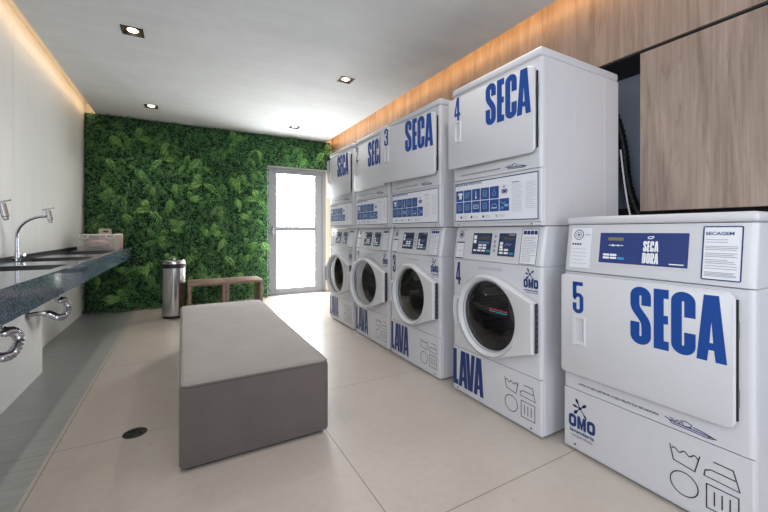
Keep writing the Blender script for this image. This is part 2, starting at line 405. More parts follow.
def dryer_door(root, hx, z0, z1, wd, th, num, ang, hz, nz, sz):
    """slab door hinged on its right edge; its frame starts at the hinge, x runs to -wd"""
    d = MB(); b = bmesh.new()
    zc = z1-z0
    out = [(0-.03+.03*math.cos(t), zc-.03+.03*math.sin(t)) for t in [i*PI/10 for i in range(6)]]
    out += [(-wd+.015+.015*math.cos(t), zc-.015+.015*math.sin(t)) for t in [PI/2+i*PI/10 for i in range(6)]]
    out += [(-wd+.015+.015*math.cos(t), .015+.015*math.sin(t)) for t in [PI+i*PI/10 for i in range(6)]]
    out += [(-.03+.03*math.cos(t), .03+.03*math.sin(t)) for t in [1.5*PI+i*PI/10 for i in range(6)]]
    n = len(out); cx, cz = -wd/2, zc/2
    def ring(y, ins): return [(cx+(x-cx)*(1-ins/(wd/2)), y, cz+(z-cz)*(1-ins/(zc/2))) for x, z in out]
    rs = [ring(-.006, .006), ring(-th+.008, 0), ring(-th+.003, .002), ring(-th, .006)]
    vs = [p for r in rs for p in r]
    fs = [(i*n+j, i*n+(j+1) % n, (i+1)*n+(j+1) % n, (i+1)*n+j) for i in range(3) for j in range(n)]
    d.add(vs, fs+[list(range(n)), list(range(3*n, 4*n))])
    door = d.build('door', M['enamel'], root, loc=(hx, -.004, z0)); door.rotation_euler = (0, 0, ang)
    F = lambda a, c: (a, -th-.0008, c)
    # handle: raised bezel with a scooped pocket
    h = MB(); hx0, hx1, hz0, hz1 = -wd+.060, -wd+.122, hz, hz+.132
    q = lambda a, y, z: (hx0+(hx1-hx0)*a, y, hz0+(hz1-hz0)*z)
    R = [[q(0, -th, 0), q(1, -th, 0), q(1, -th, 1), q(0, -th, 1)], [q(.04, -th-.008, .02), q(.96, -th-.008, .02), q(.96, -th-.008, .98), q(.04, -th-.008, .98)],
         [q(.3, -th-.007, .1), q(.9, -th-.007, .1), q(.9, -th-.007, .93), q(.3, -th-.007, .93)], [q(.34, -th+.016, .14), q(.62, -th+.004, .14), q(.62, -th+.004, .9), q(.34, -th+.016, .9)]]
    h.add([p for r in R for p in r], [(i*4+j, i*4+(j+1) % 4, (i+1)*4+(j+1) % 4, (i+1)*4+j) for i in range(3) for j in range(4)]+[(12, 13, 14, 15)])
    h.build('handle', M['plastic'], door, smooth=0, fix=False)
    s = MB(); H = .231 if num == '5' else .236; q0 = 0 if num == '5' else -.001
    lettering(s, 'SECA', -.322, sz, H, F, places=[q0+q for q in (-.319, -.236, -.179, -.103)])
    s.build('dry_lettering', M['blue'], door, smooth=0)
    s = MB(); lettering(s, num, -wd+.062, nz, .145, F, xs=1.05)
    s.build('number', M['blue'], door, smooth=0)
    MB().box(-.008, .0007, -.0065, .0015, .028, zc-.028).build('gap_shade', M['gap'], door, smooth=0)  # dark strip painting in the shade of the gap at the hinge edge
    for z in (zc*.22, zc*.72): MB().rbox(.0009, .0024, -th*.4, .0018, z-.03, z+.03, .0005, 1).build('hinge', M['hinge'], door)
    return door

def make_stacked_dryer():
    r = thing('tumble_dryer', '', 'dryer', group='white dryers stacked on the washers')
    b = MB(); b.prism(outline(.012), .003, .2985); b.prism(outline(), .298, .86)
    b.prism(outline(.02, D-.01, .02, .006, W-.006), .0, .9)
    side_ribs(b, .02, .84)
    b.build('body', M['enamel'], r)
    t = MB().rbox(-.003, W+.003, -.006, D, .862, .909, .014, 4)
    t.build('top_cover', M['enamel'], r)
    p = MB(); p.prism(outline(0, .0115, .011), .022, .293); p.build('lower_front', M['enamel'], r)
    k = MB(); k.prism(outline(.004, .0118, .0075), .003, .018)
    for x in (.05, .62): k.lathe([(.0001, -.004), (.0045, -.003), (.005, 0)], 10, (x, .004, .0105), 1, 'y')
    k.build('bottom_rail', [M['enamel'], M['bolt']], r)
    # framed sheet of practice tips
    i = MB(); rect2(i, .02, .032, .664, .279, FR, 0)
    frame2(i, .02, .032, .664, .279, .0052, FR2, 1)
    smalltext(i, 'MELHORES PRÁTICAS', .03, .2605, .012, FR2, 1, .235)
    R = random.Random(3)
    for row, n in ((0, 5), (1, 6)):
        z0 = .1605 if row == 0 else .0855
        for c in range(n):
            x = .033+c*.0745
            rect2(i, x, z0, x+.0695, z0+.0705, FR2, 2)
            G = lambda a, q: (a, -.0028, q)
            cx, cz = x+.035, z0+.036
            k2 = c+row*5
            if k2 == 0: i.flat([[(cx-.004, cz-.02), (cx+.02, cz-.02), (cx+.02, cz+.006), (cx+.03, cz+.006), (cx+.024, cz+.02), (cx-.012, cz+.02), (cx-.018, cz+.006), (cx-.004, cz+.006)]], G, 3)
            elif k2 in (1, 6): bars(i, cx-.022, cx+.022, cz-.02, cz+.02, 6, G, 4, .0022, k2)
            elif k2 == 2: rect2(i, cx-.003, cz-.022, cx+.003, cz+.02, G, 3); i.flat([arc(cx, cz-.02, .007, 0, 330, 10)], G, 3)
            elif k2 in (3, 5, 8): frame2(i, cx-.016, cz-.018, cx+.016, cz+.018, .0028, G, 4); i.flat([arc(cx, cz-.002, .009, 0, 330, 10), arc(cx, cz-.002, .0065, 0, 330, 10)], G, 4)
            elif k2 == 4: line2(i, arc(cx, cz-.006, .012, 120, 420, 16), .003, G, 4); rect2(i, cx-.002, cz+.006, cx+.002, cz+.024, G, 4)
            elif k2 == 7: frame2(i, cx-.022, cz-.012, cx+.022, cz+.012, .003, G, 3); rect2(i, cx-.016, cz-.003, cx+.016, cz+.002, G, 4)
            elif k2 == 9: line2(i, arc(cx, cz-.01, .018, 0, 180, 14), .004, G, 4); rect2(i, cx-.02, cz-.018, cx+.02, cz-.013, G, 3)
            else: line2(i, [(cx-.028, cz+.018), (cx-.004, cz+.004), (cx+.008, cz+.016)], .004, G, 4); rect2(i, cx+.002, cz-.012, cx+.03, cz+.002, G, 4); bars(i, cx-.028, cx-.002, cz-.024, cz-.01, 3, G, 4)
    star(i, .441, .222, .011, FR2, 1); omo(i, .421, .186, .042, .022, FR2, 1); rect2(i, .423, .179, .461, .182, FR2, 5)
    bars(i, .495, .565, .075, .235, 17, FR2, 5, .0016, 4); bars(i, .585, .65, .09, .235, 15, FR2, 5, .0016, 5)
    rect2(i, .495, .238, .545, .2415, FR2, 1)
    for x in (.075, .17, .27, .375): bars(i, x+.022, x+.07, .05, .068, 3, FR2, 5, .0016, int(x*100)); i.flat([arc(x+.008, .059, .008, 0, 330, 8)], FR2, 1 if x < .3 else 5)
    i.build('tips_sheet', [M['sticker'], M['navy'], M['iconblue'], M['white'], M['paleblue'], M['ltgrey']], r, smooth=0)
    s = MB(); smalltext(s, 'APÓS O USO, RETIRAR O SEU FELPO DA SECADORA', .078, .324, .0078, FR, 0, .335)
    s.build('reminder_text', M['ink'], r, smooth=0)
    s = MB(); signature(s, .447, .312, .145, FR); s.build('scribble_mark', M['navy'], r, smooth=0)
    return r

HC = (.3415, .562)                                     # porthole centre of a washer
def make_washer():
    r = thing('washing_machine', '', 'washing machine', group='white front-load washers in the row')
    b = MB()
    b.prism(outline(.012), .012, .2985)
    # middle: shell with a porthole in its front
    o = outline(); n = len(o); z0, z1 = .298, .87
    vs = [(x, y, z0) for x, y in o]+[(x, y, z1) for x, y in o]
    flat0 = 6                                          # edge between the two rounded corners stays open
    b.add(vs, [(i, i+1, n+i+1, n+i) for i in range(n-1) if i != flat0]+[(n-1, 0, n, 2*n-1), list(range(n)), list(range(n, 2*n))])
    hole = arc(HC[0], HC[1], .2, 0, 354, 59)
    b.flat([rect(.02, z0, W-.02, z1), hole], lambda a, c: (a, 0, c))
    b.prism(outline(.02, D-.01, .02, .006, W-.006), .868, .876)
    side_ribs(b, .04, .85)
    b.build('body', M['enamel'], r)
    p = MB(); p.prism(outline(0, .0115, .011), .018, .2945); p.build('lower_panel', M['enamel'], r)
    k = MB(); k.prism(outline(.004, .0118, .0075), .010, .0165)
    for x in (.05, .62): k.lathe([(.0001, -.004), (.0045, -.003), (.005, 0)], 10, (x, -.0005, .030), 1, 'y')
    k.build('bottom_rail', [M['enamel'], M['bolt']], r)
    for x in (.05, W-.05):
        for y in (.06, D-.06): MB().lathe([(.022, .001), (.022, .006), (.012, .008), (.012, .013)], 14, (x, y, 0)).build('foot', M['black'], r)
    # console, leaning back
    SL = lambda z: .003+max(0, (z-.90)/.16)*.026
    c = MB(); sec = [(.000, .873), (-.0, .892), (SL(1.055), 1.055), (SL(1.055)+.012, 1.0785)]
    vs = []; 
    for y, z in sec: vs += [(x, (yy if yy > .3 else yy+y), z) for x, yy in o]
    c.add(vs, [(i*n+j, i*n+(j+1) % n, (i+1)*n+(j+1) % n, (i+1)*n+j) for i in range(3) for j in range(n)]+[list(range(n))[::-1], list(range(3*n, 4*n))])
    con = c.build('console', M['enamel'], r)
    yz = lambda z: (z-.892)/(1.055-.892)*SL(1.055)
    CF = lambda a, z: (a, yz(z)-.0013, z); CF2 = lambda a, z: (a, yz(z)-.0021, z); CF3 = lambda a, z: (a, yz(z)-.0028, z)
    for (x0, x1, kind) in ((.173, .329, 0), (.384, .506, 1)):
        d = MB(); rect2(d, x0-.008, .902, x1+.008, 1.05, CF, 5); rect2(d, x0, .911, x1, 1.041, CF2, 0)
        w = x1-x0
        rect2(d, x0+w*.3, 1.0, x0+w*.92, 1.02, CF3, 1)
        if kind == 0:
            for a in (1.005, .978): rect2(d, x0+.008, a, x0+.032, a+.022, CF3, 2)
            for a in range(3): rect2(d, x0+.012+a*.036, .93, x0+.04+a*.036, .94, CF3, 2)
            for a in range(2):
                for q in (.946, .962): rect2(d, x0+.052+a*.036, q, x0+.082+a*.036, q+.011, CF3, 2)
            rect2(d, x0+.122, .928, x1-.006, .942, CF3, 3); bars(d, x0+.05, x1-.015, .978, .99, 2, CF3, 4)
        else:
            for a in (.975, .955): rect2(d, x0+.012, a, x0+.034, a+.016, CF3, 2)
            for a in range(2):
                for q in (.924, .942): rect2(d, x0+.012+a*.036, q, x0+.04+a*.036, q+.011, CF3, 2)
            rect2(d, x0+.084, .922, x1-.008, .933, CF3, 3); line2(d, [(x0+.05, .97), (x0+.064, .985), (x0+.078, .972), (x0+.092, .985)], .003, CF3, 4)
            bars(d, x0+.07, x1-.006, 1.028, 1.036, 1, CF3, 2)
        d.build('display', [M['panelnavy'], M['lcdgrey'], M['white'], M['teal'], M['paleblue'], M['plastic']], con, smooth=0)
    d = MB()
    for z in (1.022, .992, .966, .94): d.flat([arc(.356, z, .008, 0, 330, 10), arc(.356, z, .0045, 0, 330, 10)], CF2, 0)
    d.build('icon_column', M['ink'], con, smooth=0)
    s = MB(); rect2(s, .542, .878, .648, 1.066, CF, 0); frame2(s, .542, .878, .648, 1.066, .003, CF2, 1)
    for a in range(4): s.flat([rrect(.552+a*.0225, 1.035, .572+a*.0225, 1.056, .004)], CF2, 2)
    bars(s, .552, .64, .888, 1.026, 16, CF2, 3, .002, 8)
    s.build('instruction_sticker', [M['sticker'], M['ink'], M['navy'], M['grey']], con, smooth=0)
    s = MB(); s.flat([arc(.062, 1.03, .022, 0, 350, 24), arc(.062, 1.03, .0175, 0, 350, 24)], CF, 3); s.flat([arc(.062, 1.03, .012, 0, 330, 12)], CF, 2)
    rect2(s, .03, 1.056, .1, 1.0615, CF, 1)
    rect2(s, .025, .878, .1, .984, CF, 0); frame2(s, .025, .878, .1, .984, .002, CF2, 3); rect2(s, .027, .976, .098, .984, CF2, 2); rect2(s, .027, .878, .098, .884, CF2, 2)
    for a in range(2):
        for q in (.892, .925): frame2(s, .034+a*.032, q, .06+a*.032, q+.036, .0016, CF2, 1)
    s.build('round_badge', [M['sticker'], M['ltgrey'], M['navy'], M['ink']], con, smooth=0)
    # front marks
    s = MB(); s.flat([arc(.25, .829, .011, 0, 330, 10), arc(.25, .829, .006, 0, 330, 10)], FR, 0); bars(s, .268, .425, .822, .84, 2, FR, 0, .004, 2); s.build('notice_text', M['ltgrey'], r, smooth=0)
    s = MB(); star(s, .612, .828, .034, FR); omo(s, .572, .756, .09, .047, FR); rect2(s, .574, .741, .661, .746, FR); rect2(s, .585, .731, .66, .734, FR)
    s.build('emblem', M['navy'], r, smooth=0)
    s = MB(); lettering(s, 'LAVA', 0, .046, .231, FR, places=[.004, .058, .124, .197], xs=1.0); s.build('wash_lettering', M['navy'], r, smooth=0)
    s = MB(); care_icons(s, FR, 0, .0042); s.build('care_symbols', M['ink'], r, smooth=0)
    # drum and gasket
    g = MB(); g.lathe([(.2, .0), (.212, .02), (.212, .09), (.202, .1), (.198, .085), (.198, .03), (.198, .004)][::-1], 56, (HC[0], 0, HC[1]), 0, 'y'); g.f = g.f[:-2]; g.m = g.m[:-2]
    g.build('gasket', M['gasket'], r, fix=False)
    g = MB(); g.lathe([(.2, .07), (.235, .12), (.235, .40), (.15, .42), (.0, .425)], 56, (HC[0], 0, HC[1]), 0, 'y'); g.f = [f for f in g.f if len(f) == 4]; g.m = g.m[:len(g.f)]
    for k3 in range(3):
        a = 2*PI*k3/3+.5; px, pz = HC[0]+.2*math.cos(a), HC[1]+.2*math.sin(a)
        g.tube([(px, .13, pz), (px, .39, pz)], .028, 8)
    g.build('drum', M['drum'], r, fix=False)
    # door, hinged at its right: mesh written about the hinge
    N = 144; hx = .672
    px0 = [(HC[0]+.238*math.cos(2*PI*i/N), HC[1]+.238*math.sin(2*PI*i/N)) for i in range(N)]
    def edge(a, R=.238):
        d = (math.cos(a), math.sin(a)); best = R
        deg = math.degrees(a) % 360
        if 163 <= deg <= 202: best = R+.05
        # wing towards the hinge: quadrilateral from the circle's tangents to the right edge
        xr = .664-HC[0]; zt, zb = .690-HC[1], .430-HC[1]
        for (P, sgn) in (((xr, zt), 1), ((xr, zb), -1)):
            L = math.hypot(*P); th = math.atan2(P[1], P[0]); tp = th+sgn*math.acos(min(1, R/L))
            Q = (R*math.cos(tp), R*math.sin(tp))
            ex, ez = P[0]-Q[0], P[1]-Q[1]; den = d[0]*ez-d[1]*ex
            if abs(den) > 1e-9:
                t = (Q[0]*ez-Q[1]*ex)/den; u = (Q[0]*d[1]-Q[1]*d[0])/den if abs(den) > 1e-9 else -1
                u = (Q[0]*d[1]-Q[1]*d[0])/(ez*d[0]-ex*d[1])
                if t > 0 and 0 <= u <= 1: best = max(best, t)
        if d[0] > 1e-6:
            t = xr/d[0]
            if zb <= t*d[1] <= zt: best = max(best, t)
        return best
    angs = [2*PI*i/N for i in range(N)]
    # put vertices exactly on the wing's corners
    for P in ((.664-HC[0], .690-HC[1]), (.664-HC[0], .430-HC[1])):
        a = math.atan2(P[1], P[0]) % (2*PI); j = min(range(N), key=lambda i: abs((angs[i]-a+PI) % (2*PI)-PI)); angs[j] = a
    def loop(y, R=None, ins=0, mixr=None):
        out = []
        for a in angs:
            q = (edge(a)-ins) if R is None else R
            if mixr is not None: q = R+(edge(a)-R)*mixr
            out.append((HC[0]+q*math.cos(a)-hx, y, HC[1]+q*math.sin(a)))
        return out
    rings = [loop(-.006, ins=.004), loop(-.040, ins=0), loop(-.047, ins=.002), loop(-.051, ins=.007), loop(-.053, R=.223), loop(-.050, R=.217), loop(-.026, R=.201), loop(-.02, R=.199), loop(-.004, R=.199)]
    d = MB(); vs = [p for q in rings for p in q]; k = len(rings)
    d.add(vs, [(i*N+j, i*N+(j+1) % N, ((i+1) % k)*N+(j+1) % N, ((i+1) % k)*N+j) for i in range(k) for j in range(N)])
    door = d.build('door', M['plastic'], r, smooth=35, loc=(hx, -.002, 0))
    g = MB(); g.lathe([(.0, -.045), (.06, -.044), (.12, -.038), (.17, -.029), (.2, -.018)], 56, (HC[0]-hx, 0, HC[1]), 0, 'y'); g.f = [f[::-1] for f in g.f if len(f) <= 4]; g.m = g.m[:len(g.f)]
    g.build('glass', M['glassdark'], door, fix=False)
    g = MB(); pts = [(HC[0]-hx+  .2045*math.cos(2*PI*i/56), -.0205, HC[1]+.2045*math.sin(2*PI*i/56)) for i in range(56)]
    g.tube([(p[0]*1+0, -.031, p[2]) for p in pts], .0035, 6, 0, True); g.build('glass_seal', M['greytile'], door)
    h = MB(); h.tube([(HC[0]-hx+.236*math.cos(math.radians(a)), -.047, HC[1]+.236*math.sin(math.radians(a))) for a in range(164, 202, 2)], .011, 8)
    h.build('handle', M['greytile'], door)
    h = MB(); h.rbox(-.0076, -.0035, -.031, -.008, .434, .686, .002, 1)
    for q in range(8): h.rbox(-.0037, -.002, -.026, -.013, .446+q*.030, .458+q*.030, .001, 1, 1)
    h.build('hinge', [M['hinge'], M['bolt']], door)
    for a0, a1 in ((205, 285), (289, 330), (108, 135)):
        s = MB(); line2(s, [(HC[0]-hx+.2305*math.cos(math.radians(a)), HC[1]+.2305*math.sin(math.radians(a))) for a in range(a0, a1, 4)], .0035, lambda a, c: (a, -.0545, c))
        s.build('rim_lettering', M['grey'], door, smooth=0)
    return r

XF = 1.5835; RZ = -PI/2
YS = {4: 1.2014, 3: 2.0221, 2: 2.7441, 1: 3.5064}
w0 = make_washer(); d0 = make_stacked_dryer()
wl = {4: 'white washer numbered 4 with wavy red and teal reflection painted on its porthole glass',
      3: 'white front-load washer numbered 3 with its round door shut, under dryer 3',
      2: 'white front-load washer numbered 2 with its round door ajar, under dryer 2',
      1: 'white front-load washer at the far end of the row beside the glazed door'}
dl = {4: 'white tumble dryer numbered 4, stacked on the nearest washer, its side in full view',
      3: 'white tumble dryer numbered 3, stacked on washer 3, its door ajar',
      2: 'white tumble dryer numbered 2, stacked on washer 2, partly hidden by door 3',
      1: 'white tumble dryer stacked at the far end of the row beside the glazed door'}
wang = {4: 0, 3: 0, 2: 8, 1: 4}; dang = {4: 2.5, 3: 8.5, 2: .3, 1: 1.2}
WS = {4: w0}; DS = {4: d0}
for n in (3, 2, 1): WS[n] = dup(w0, ''); DS[n] = dup(d0, '')
for n in (4, 3, 2, 1):
    w = WS[n]
    w['label'] = wl[n]; w.location = (XF, YS[n]+W, 0); w.rotation_euler = (0, 0, RZ)
    s = MB(); lettering(s, str(n), .030, .704, .148, FR, xs=.92); s.build('number', M['navy'], w, smooth=0)
    child(w, 'door')[0].rotation_euler = (0, 0, math.radians(wang[n]))
    d = DS[n]
    d['label'] = dl[n]; d.location = (XF, YS[n]+W, 1.082); d.rotation_euler = (0, 0, RZ)
    dryer_door(d, .663, .371, .817, .644, .03, str(n), math.radians(dang[n]), .160, .299, .206)
    if n == 4:
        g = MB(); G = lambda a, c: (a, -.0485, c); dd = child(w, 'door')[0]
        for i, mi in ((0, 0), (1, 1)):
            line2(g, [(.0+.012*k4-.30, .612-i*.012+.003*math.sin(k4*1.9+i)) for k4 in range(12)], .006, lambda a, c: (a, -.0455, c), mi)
        g.build('wavy_reflection', [M['red'], M['teal']], dd, smooth=0)  # room reflection painted on the glass as red and teal waves

# the single dryer in front
r = thing('tumble_dryer', 'white tumble dryer numbered 5, standing alone on the floor nearest the viewer', 'dryer', (1.6413, .4392+W, 0), RZ)
b = MB(); b.prism(outline(.012, .655), .013, .2995); b.prism(outline(0, .655), .3, .858); b.prism(outline(.02, .645, .02, .006, W-.006), .29, .9)
for y in (.03,): b.box(W-.0005, W+.0016, y, y+.006, .04, .84)
b.build('body', M['enamel'], r)
p = MB(); p.prism(outline(0, .0115, .011), .024, .296); p.build('lower_panel', M['enamel'], r)
k = MB(); k.prism(outline(.004, .0118, .0075), .012, .022); k.lathe([(.0001, -.004), (.0045, -.003), (.005, 0)], 10, (.06, -.0005, .036), 1, 'y'); k.build('bottom_rail', [M['enamel'], M['bolt']], r)
for x in (.05, W-.05):
    for y in (.06, .6): MB().lathe([(.022, .001), (.022, .006), (.012, .008), (.012, .014)], 14, (x, y, 0)).build('foot', M['black'], r)
o = outline(0, .655); n = len(o)
sec = [(.000, .863), (.002, .885), (.030, 1.083)]
c = MB(); vs = []
for y, z in sec: vs += [(x, (yy if yy > .3 else yy+y), z) for x, yy in o]
c.add(vs, [(i*n+j, i*n+(j+1) % n, (i+1)*n+(j+1) % n, (i+1)*n+j) for i in range(2) for j in range(n)]+[list(range(n))[::-1], list(range(2*n, 3*n))])
con = c.build('console', M['enamel'], r)
t = MB().rbox(-.002, W+.002, .024, .655, 1.085, 1.122, .014, 4); t.build('top_cover', M['enamel'], r)
yz = lambda z: .002+(z-.885)/.198*.028
CF = lambda a, z: (a, yz(z)-.0013, z); CF2 = lambda a, z: (a, yz(z)-.0021, z); CF3 = lambda a, z: (a, yz(z)-.0028, z)
d = MB(); rect2(d, .158, .905, .508, 1.055, CF, 6); rect2(d, .168, .914, .498, 1.046, CF2, 0)
rect2(d, .203, 1.012, .268, 1.026, CF3, 1); rect2(d, .206, 1.014, .212, 1.024, lambda a, z: (a, yz(z)-.0034, z), 3)
for a in (.208, .232, .252): rect2(d, a, .990, a+.016, .993, CF3, 2)
d.flat([arc(.226, .9915, .005, 0, 330, 8)], CF3, 2); d.flat([arc(.247, .9915, .004, 0, 330, 8)], CF3, 2)
for a in range(2):
    for q in (.932, .945): rect2(d, .186+a*.03, q, .213+a*.03, q+.009, CF3, 2)
rect2(d, .248, .931, .274, .941, CF3, 4)
d.flat([arc(.370, 1.027, .011, 0, 330, 12, .006), arc(.370, 1.027, .007, 0, 330, 12, .003)], CF3, 5); d.flat([arc(.379, 1.030, .004, 0, 330, 8)], CF3, 5)
lettering(d, 'SECA', .345, .970, .043, CF3, 2, places=[.345, .3595, .3705, .3850], xs=.98)
lettering(d, 'DORA', .345, .922, .043, CF3, 2, places=[.344, .3590, .3735, .3870], xs=.98)
bars(d, .438, .488, .922, .928, 1, CF3, 2, .004)
d.build('display', [M['panelblue'], M['lcd'], M['white'], M['lcd'], M['cyan'], M['white'], M['plastic']], con, smooth=0)
s = MB(); rect2(s, .538, .880, .648, 1.072, CF, 0); frame2(s, .538, .880, .648, 1.072, .0042, CF2, 1, .006)
smalltext(s, 'SECAGEM', .546, 1.040, .0115, CF2, 1, .078)
for q, nn in ((1.018, 2), (.993, 3), (.968, 3), (.945, 3), (.925, 2), (.900, 4)): bars(s, .547, .635, q-.008, q+.010, nn, CF2, 2, .0018, int(q*1000))
s.build('instruction_sticker', [M['sticker'], M['navy'], M['grey']], con, smooth=0)
s = MB(); rect2(s, .030, .882, .128, 1.068, CF, 0)
s.flat([arc(.066, 1.036, .024, 0, 350, 28), arc(.066, 1.036, .0205, 0, 350, 28)], CF2, 1); s.flat([arc(.066, 1.036, .015, 0, 350, 24), arc(.066, 1.036, .0105, 0, 350, 24)], CF2, 3); s.flat([arc(.066, 1.036, .0055, 0, 330, 12)], CF2, 1)
rect2(s, .098, 1.034, .121, 1.039, CF2, 3)
for a in range(4): rect2(s, .036+a*.012, .988, .045+a*.012, .996, CF2, 2)
bars(s, .036, .116, .893, .978, 5, CF2, 3, .0018, 3)
s.build('round_badge', [M['sticker'], M['navy'], M['ink'], M['ltgrey']], con, smooth=0)
s = MB(); smalltext(s, 'APÓS O USO, RETIRAR O SEU FELPO DA SECADORA', .078, .326, .0095, FR, 0, .33); s.build('reminder_text', M['ink'], r, smooth=0)
s = MB(); signature(s, .428, .314, .156, FR); s.build('scribble_mark', M['navy'], r, smooth=0)
s = MB(); star(s, .085, .215, .043, FR); omo(s, .028, .116, .128, .06, FR)
smalltext(s, 'lavanderia', .034, .093, .018, FR, 0, .118); smalltext(s, 'compartilhada', .040, .073, .013, FR, 1, .104)
s.build('emblem', [M['navy'], M['grey']], r, smooth=0)
s = MB(); care_icons(s, FR, 0, .004); s.build('care_symbols', M['ink'], r, smooth=0)
dryer_door(r, .642, .385, .850, .628, .03, '5', math.radians(1.0), .143, .289, .215)

# ------------------------------------------------------------------ the room
YB, YF = 6.02, -2.3
CF0, CZ = -.57, .845                                  # stone counter: front edge and height
XL, XR = -1.10, 2.30
ZC, ZR = 2.585, 2.715
CL, CR = -.985, 2.172                                  # ceiling slab edges beside the light coves
f = MB().box(-1.2, 2.8, YF-.1, 6.1, -.06, 0); struct(f.build('floor', M['floor'], smooth=0))
LP = [(-.33, 3.36), (1.45, 3.39), (-.33, 5.28), (1.45, 5.30), (-.33, 1.44), (1.45, 1.44), (-.33, -.48), (1.45, -.48)]
c = MB(); q = .063
c.flat([rect(CL, YF, CR, YB)]+[[(x-q, y-q), (x-q, y+q), (x+q, y+q), (x+q, y-q)] for x, y in LP], lambda a, b: (a, b, ZC))
for x in (CL, CR): c.add([(x, YF, ZC), (x, YB, ZC), (x, YB, ZC+.075), (x, YF, ZC+.075)], [(0, 1, 2, 3)])
c.add([(CL, YF, ZC+.075), (CR, YF, ZC+.075), (CR, YB, ZC+.075), (CL, YB, ZC+.075)], [(0, 1, 2, 3)])
struct(c.build('ceiling', M['ceiling'], smooth=0))
c = MB().box(-1.2, 2.8, YF-.1, 6.1, ZR, ZR+.05); struct(c.build('ceiling_cove', M['cove'], smooth=0))
w = MB().box(XL-.06, XL, YF, -1.9, 0, ZR).box(XL-.06, XL, -1.9, .9, 0, 1.0).box(XL-.06, XL, -1.9, .9, 2.4, ZR).box(XL-.06, XL, .9, 3.70, 0, ZR).box(XL-.06, XL, 3.704, YB, 0, ZR).box(XL-.06, XL-.004, 3.69, 3.71, 0, ZR)  # unseen opening near the viewer, added for the side fill light
struct(w.build('wall_left', M['wall'], smooth=0))
w = MB().box(XL+.001, -.91, YF, 3.60, .0, .72); struct(w.build('trim_1', M['wall'], smooth=0), 'pale streaked service box along the left wall under the stone counter', 'wall panel')
DX0, DX1, DZ = 1.216, 2.188, 2.085                       # door opening in the back wall
w = MB().box(-1.2, DX0, YB, YB+.1, 0, ZR).box(DX1, 2.8, YB, YB+.1, 0, ZR).box(DX0, DX1, YB, YB+.1, DZ, ZR)
struct(w.build('wall_back', M['plaster'], smooth=0))
w = MB().box(2.62, 2.68, YF, 4.35, 0, 2.1); struct(w.build('wall_right', M['niche'], smooth=0))
w = MB().box(XR, 2.68, 4.35, YB, 0, 2.085); struct(w.build('wall_right_end', M['plaster'], smooth=0))
w = MB().box(XR, XR+.3, YF, YB, 2.093, ZR); struct(w.build('wall_right_upper', M['wood'], smooth=0))
w = MB().box(XR+.012, 2.62, YF, 4.35, 2.084, 2.0925); struct(w.build('trim_2', M['dark'], smooth=0))
p = MB().rbox(XR, XR+.03, YF, 1.096, 1.167, 2.073, .0015, 1).box(XR+.03, 2.62, 1.070, 1.092, 1.167, 2.084, 1)
struct(p.build('wall_right_lower', [M['wood'], M['dark']], smooth=0))
p = MB().box(2.55, 2.62, YF, 4.35, 1.14, 1.20); struct(p.build('trim_3', M['dark'], smooth=0))
# wall behind the viewer with a wide opening to daylight
w = MB().box(-1.2, -.7, YF-.1, YF, 0, ZR).box(2.1, 2.8, YF-.1, YF, 0, ZR).box(-.7, 2.1, YF-.1, YF, 2.4, ZR).box(-.7, 2.1, YF-.1, YF, 0, .05)
struct(w.build('wall_front', M['wall'], smooth=0))
# glazed door at the back
fr = MB(); y0, y1 = YB-.02, YB+.06
fr.box(DX0, DX0+.05, y0, y1, 0, DZ).box(DX1-.06, DX1, y0, y1, 0, DZ).box(DX0+.05, DX1-.06, y0, y1, DZ-.05, DZ)
fr = struct(fr.build('door_1', M['alu'], smooth=0), 'grey aluminium door with two frosted panes in the back wall', 'door')
lf = MB(); a, e = DX0+.053, DX1-.063; PX0, PX1 = 1.352, 1.996
lf.box(a, PX0, y0+.012, y1-.01, .02, DZ-.053).box(PX1, e, y0+.012, y1-.01, .02, DZ-.053).box(PX0, PX1, y0+.012, y1-.01, 1.992, DZ-.053)
lf.box(PX0, PX1, y0+.012, y1-.01, .02, .108).box(PX0, PX1, y0+.012, y1-.01, 1.050, 1.124)
lf.build('door_leaf', M['alu'], fr, smooth=0)
for z0, z1 in ((.108, 1.050), (1.124, 1.992)): MB().box(PX0, PX1, YB+.012, YB+.02, z0, z1).build('glass_pane', M['frost'], fr, smooth=0)
h = MB().rbox(1.278, 1.298, y0-.03, y0+.012, .98, 1.12, .004, 2); h.build('handle', M['steel'], fr)
MB().box(DX0+.02, DX1-.02, y0, y1, .001, .018).build('threshold', M['alu'], fr, smooth=0)

# cove light strips
for nm, x0, x1, mt, lb in (('led_strip', CL-.014, CL-.001, M['ledleft'], 'warm white light strip in the ceiling cove above the left wall'),
                           ('led_strip', CR+.001, CR+.014, M['ledwarm'], 'amber light strip in the ceiling cove above the wood wall')):
    tag(MB().box(x0, x1, YF+.05, YB-.02, ZC+.035, ZC+.049).build(nm, mt, smooth=0), lb, 'light strip')
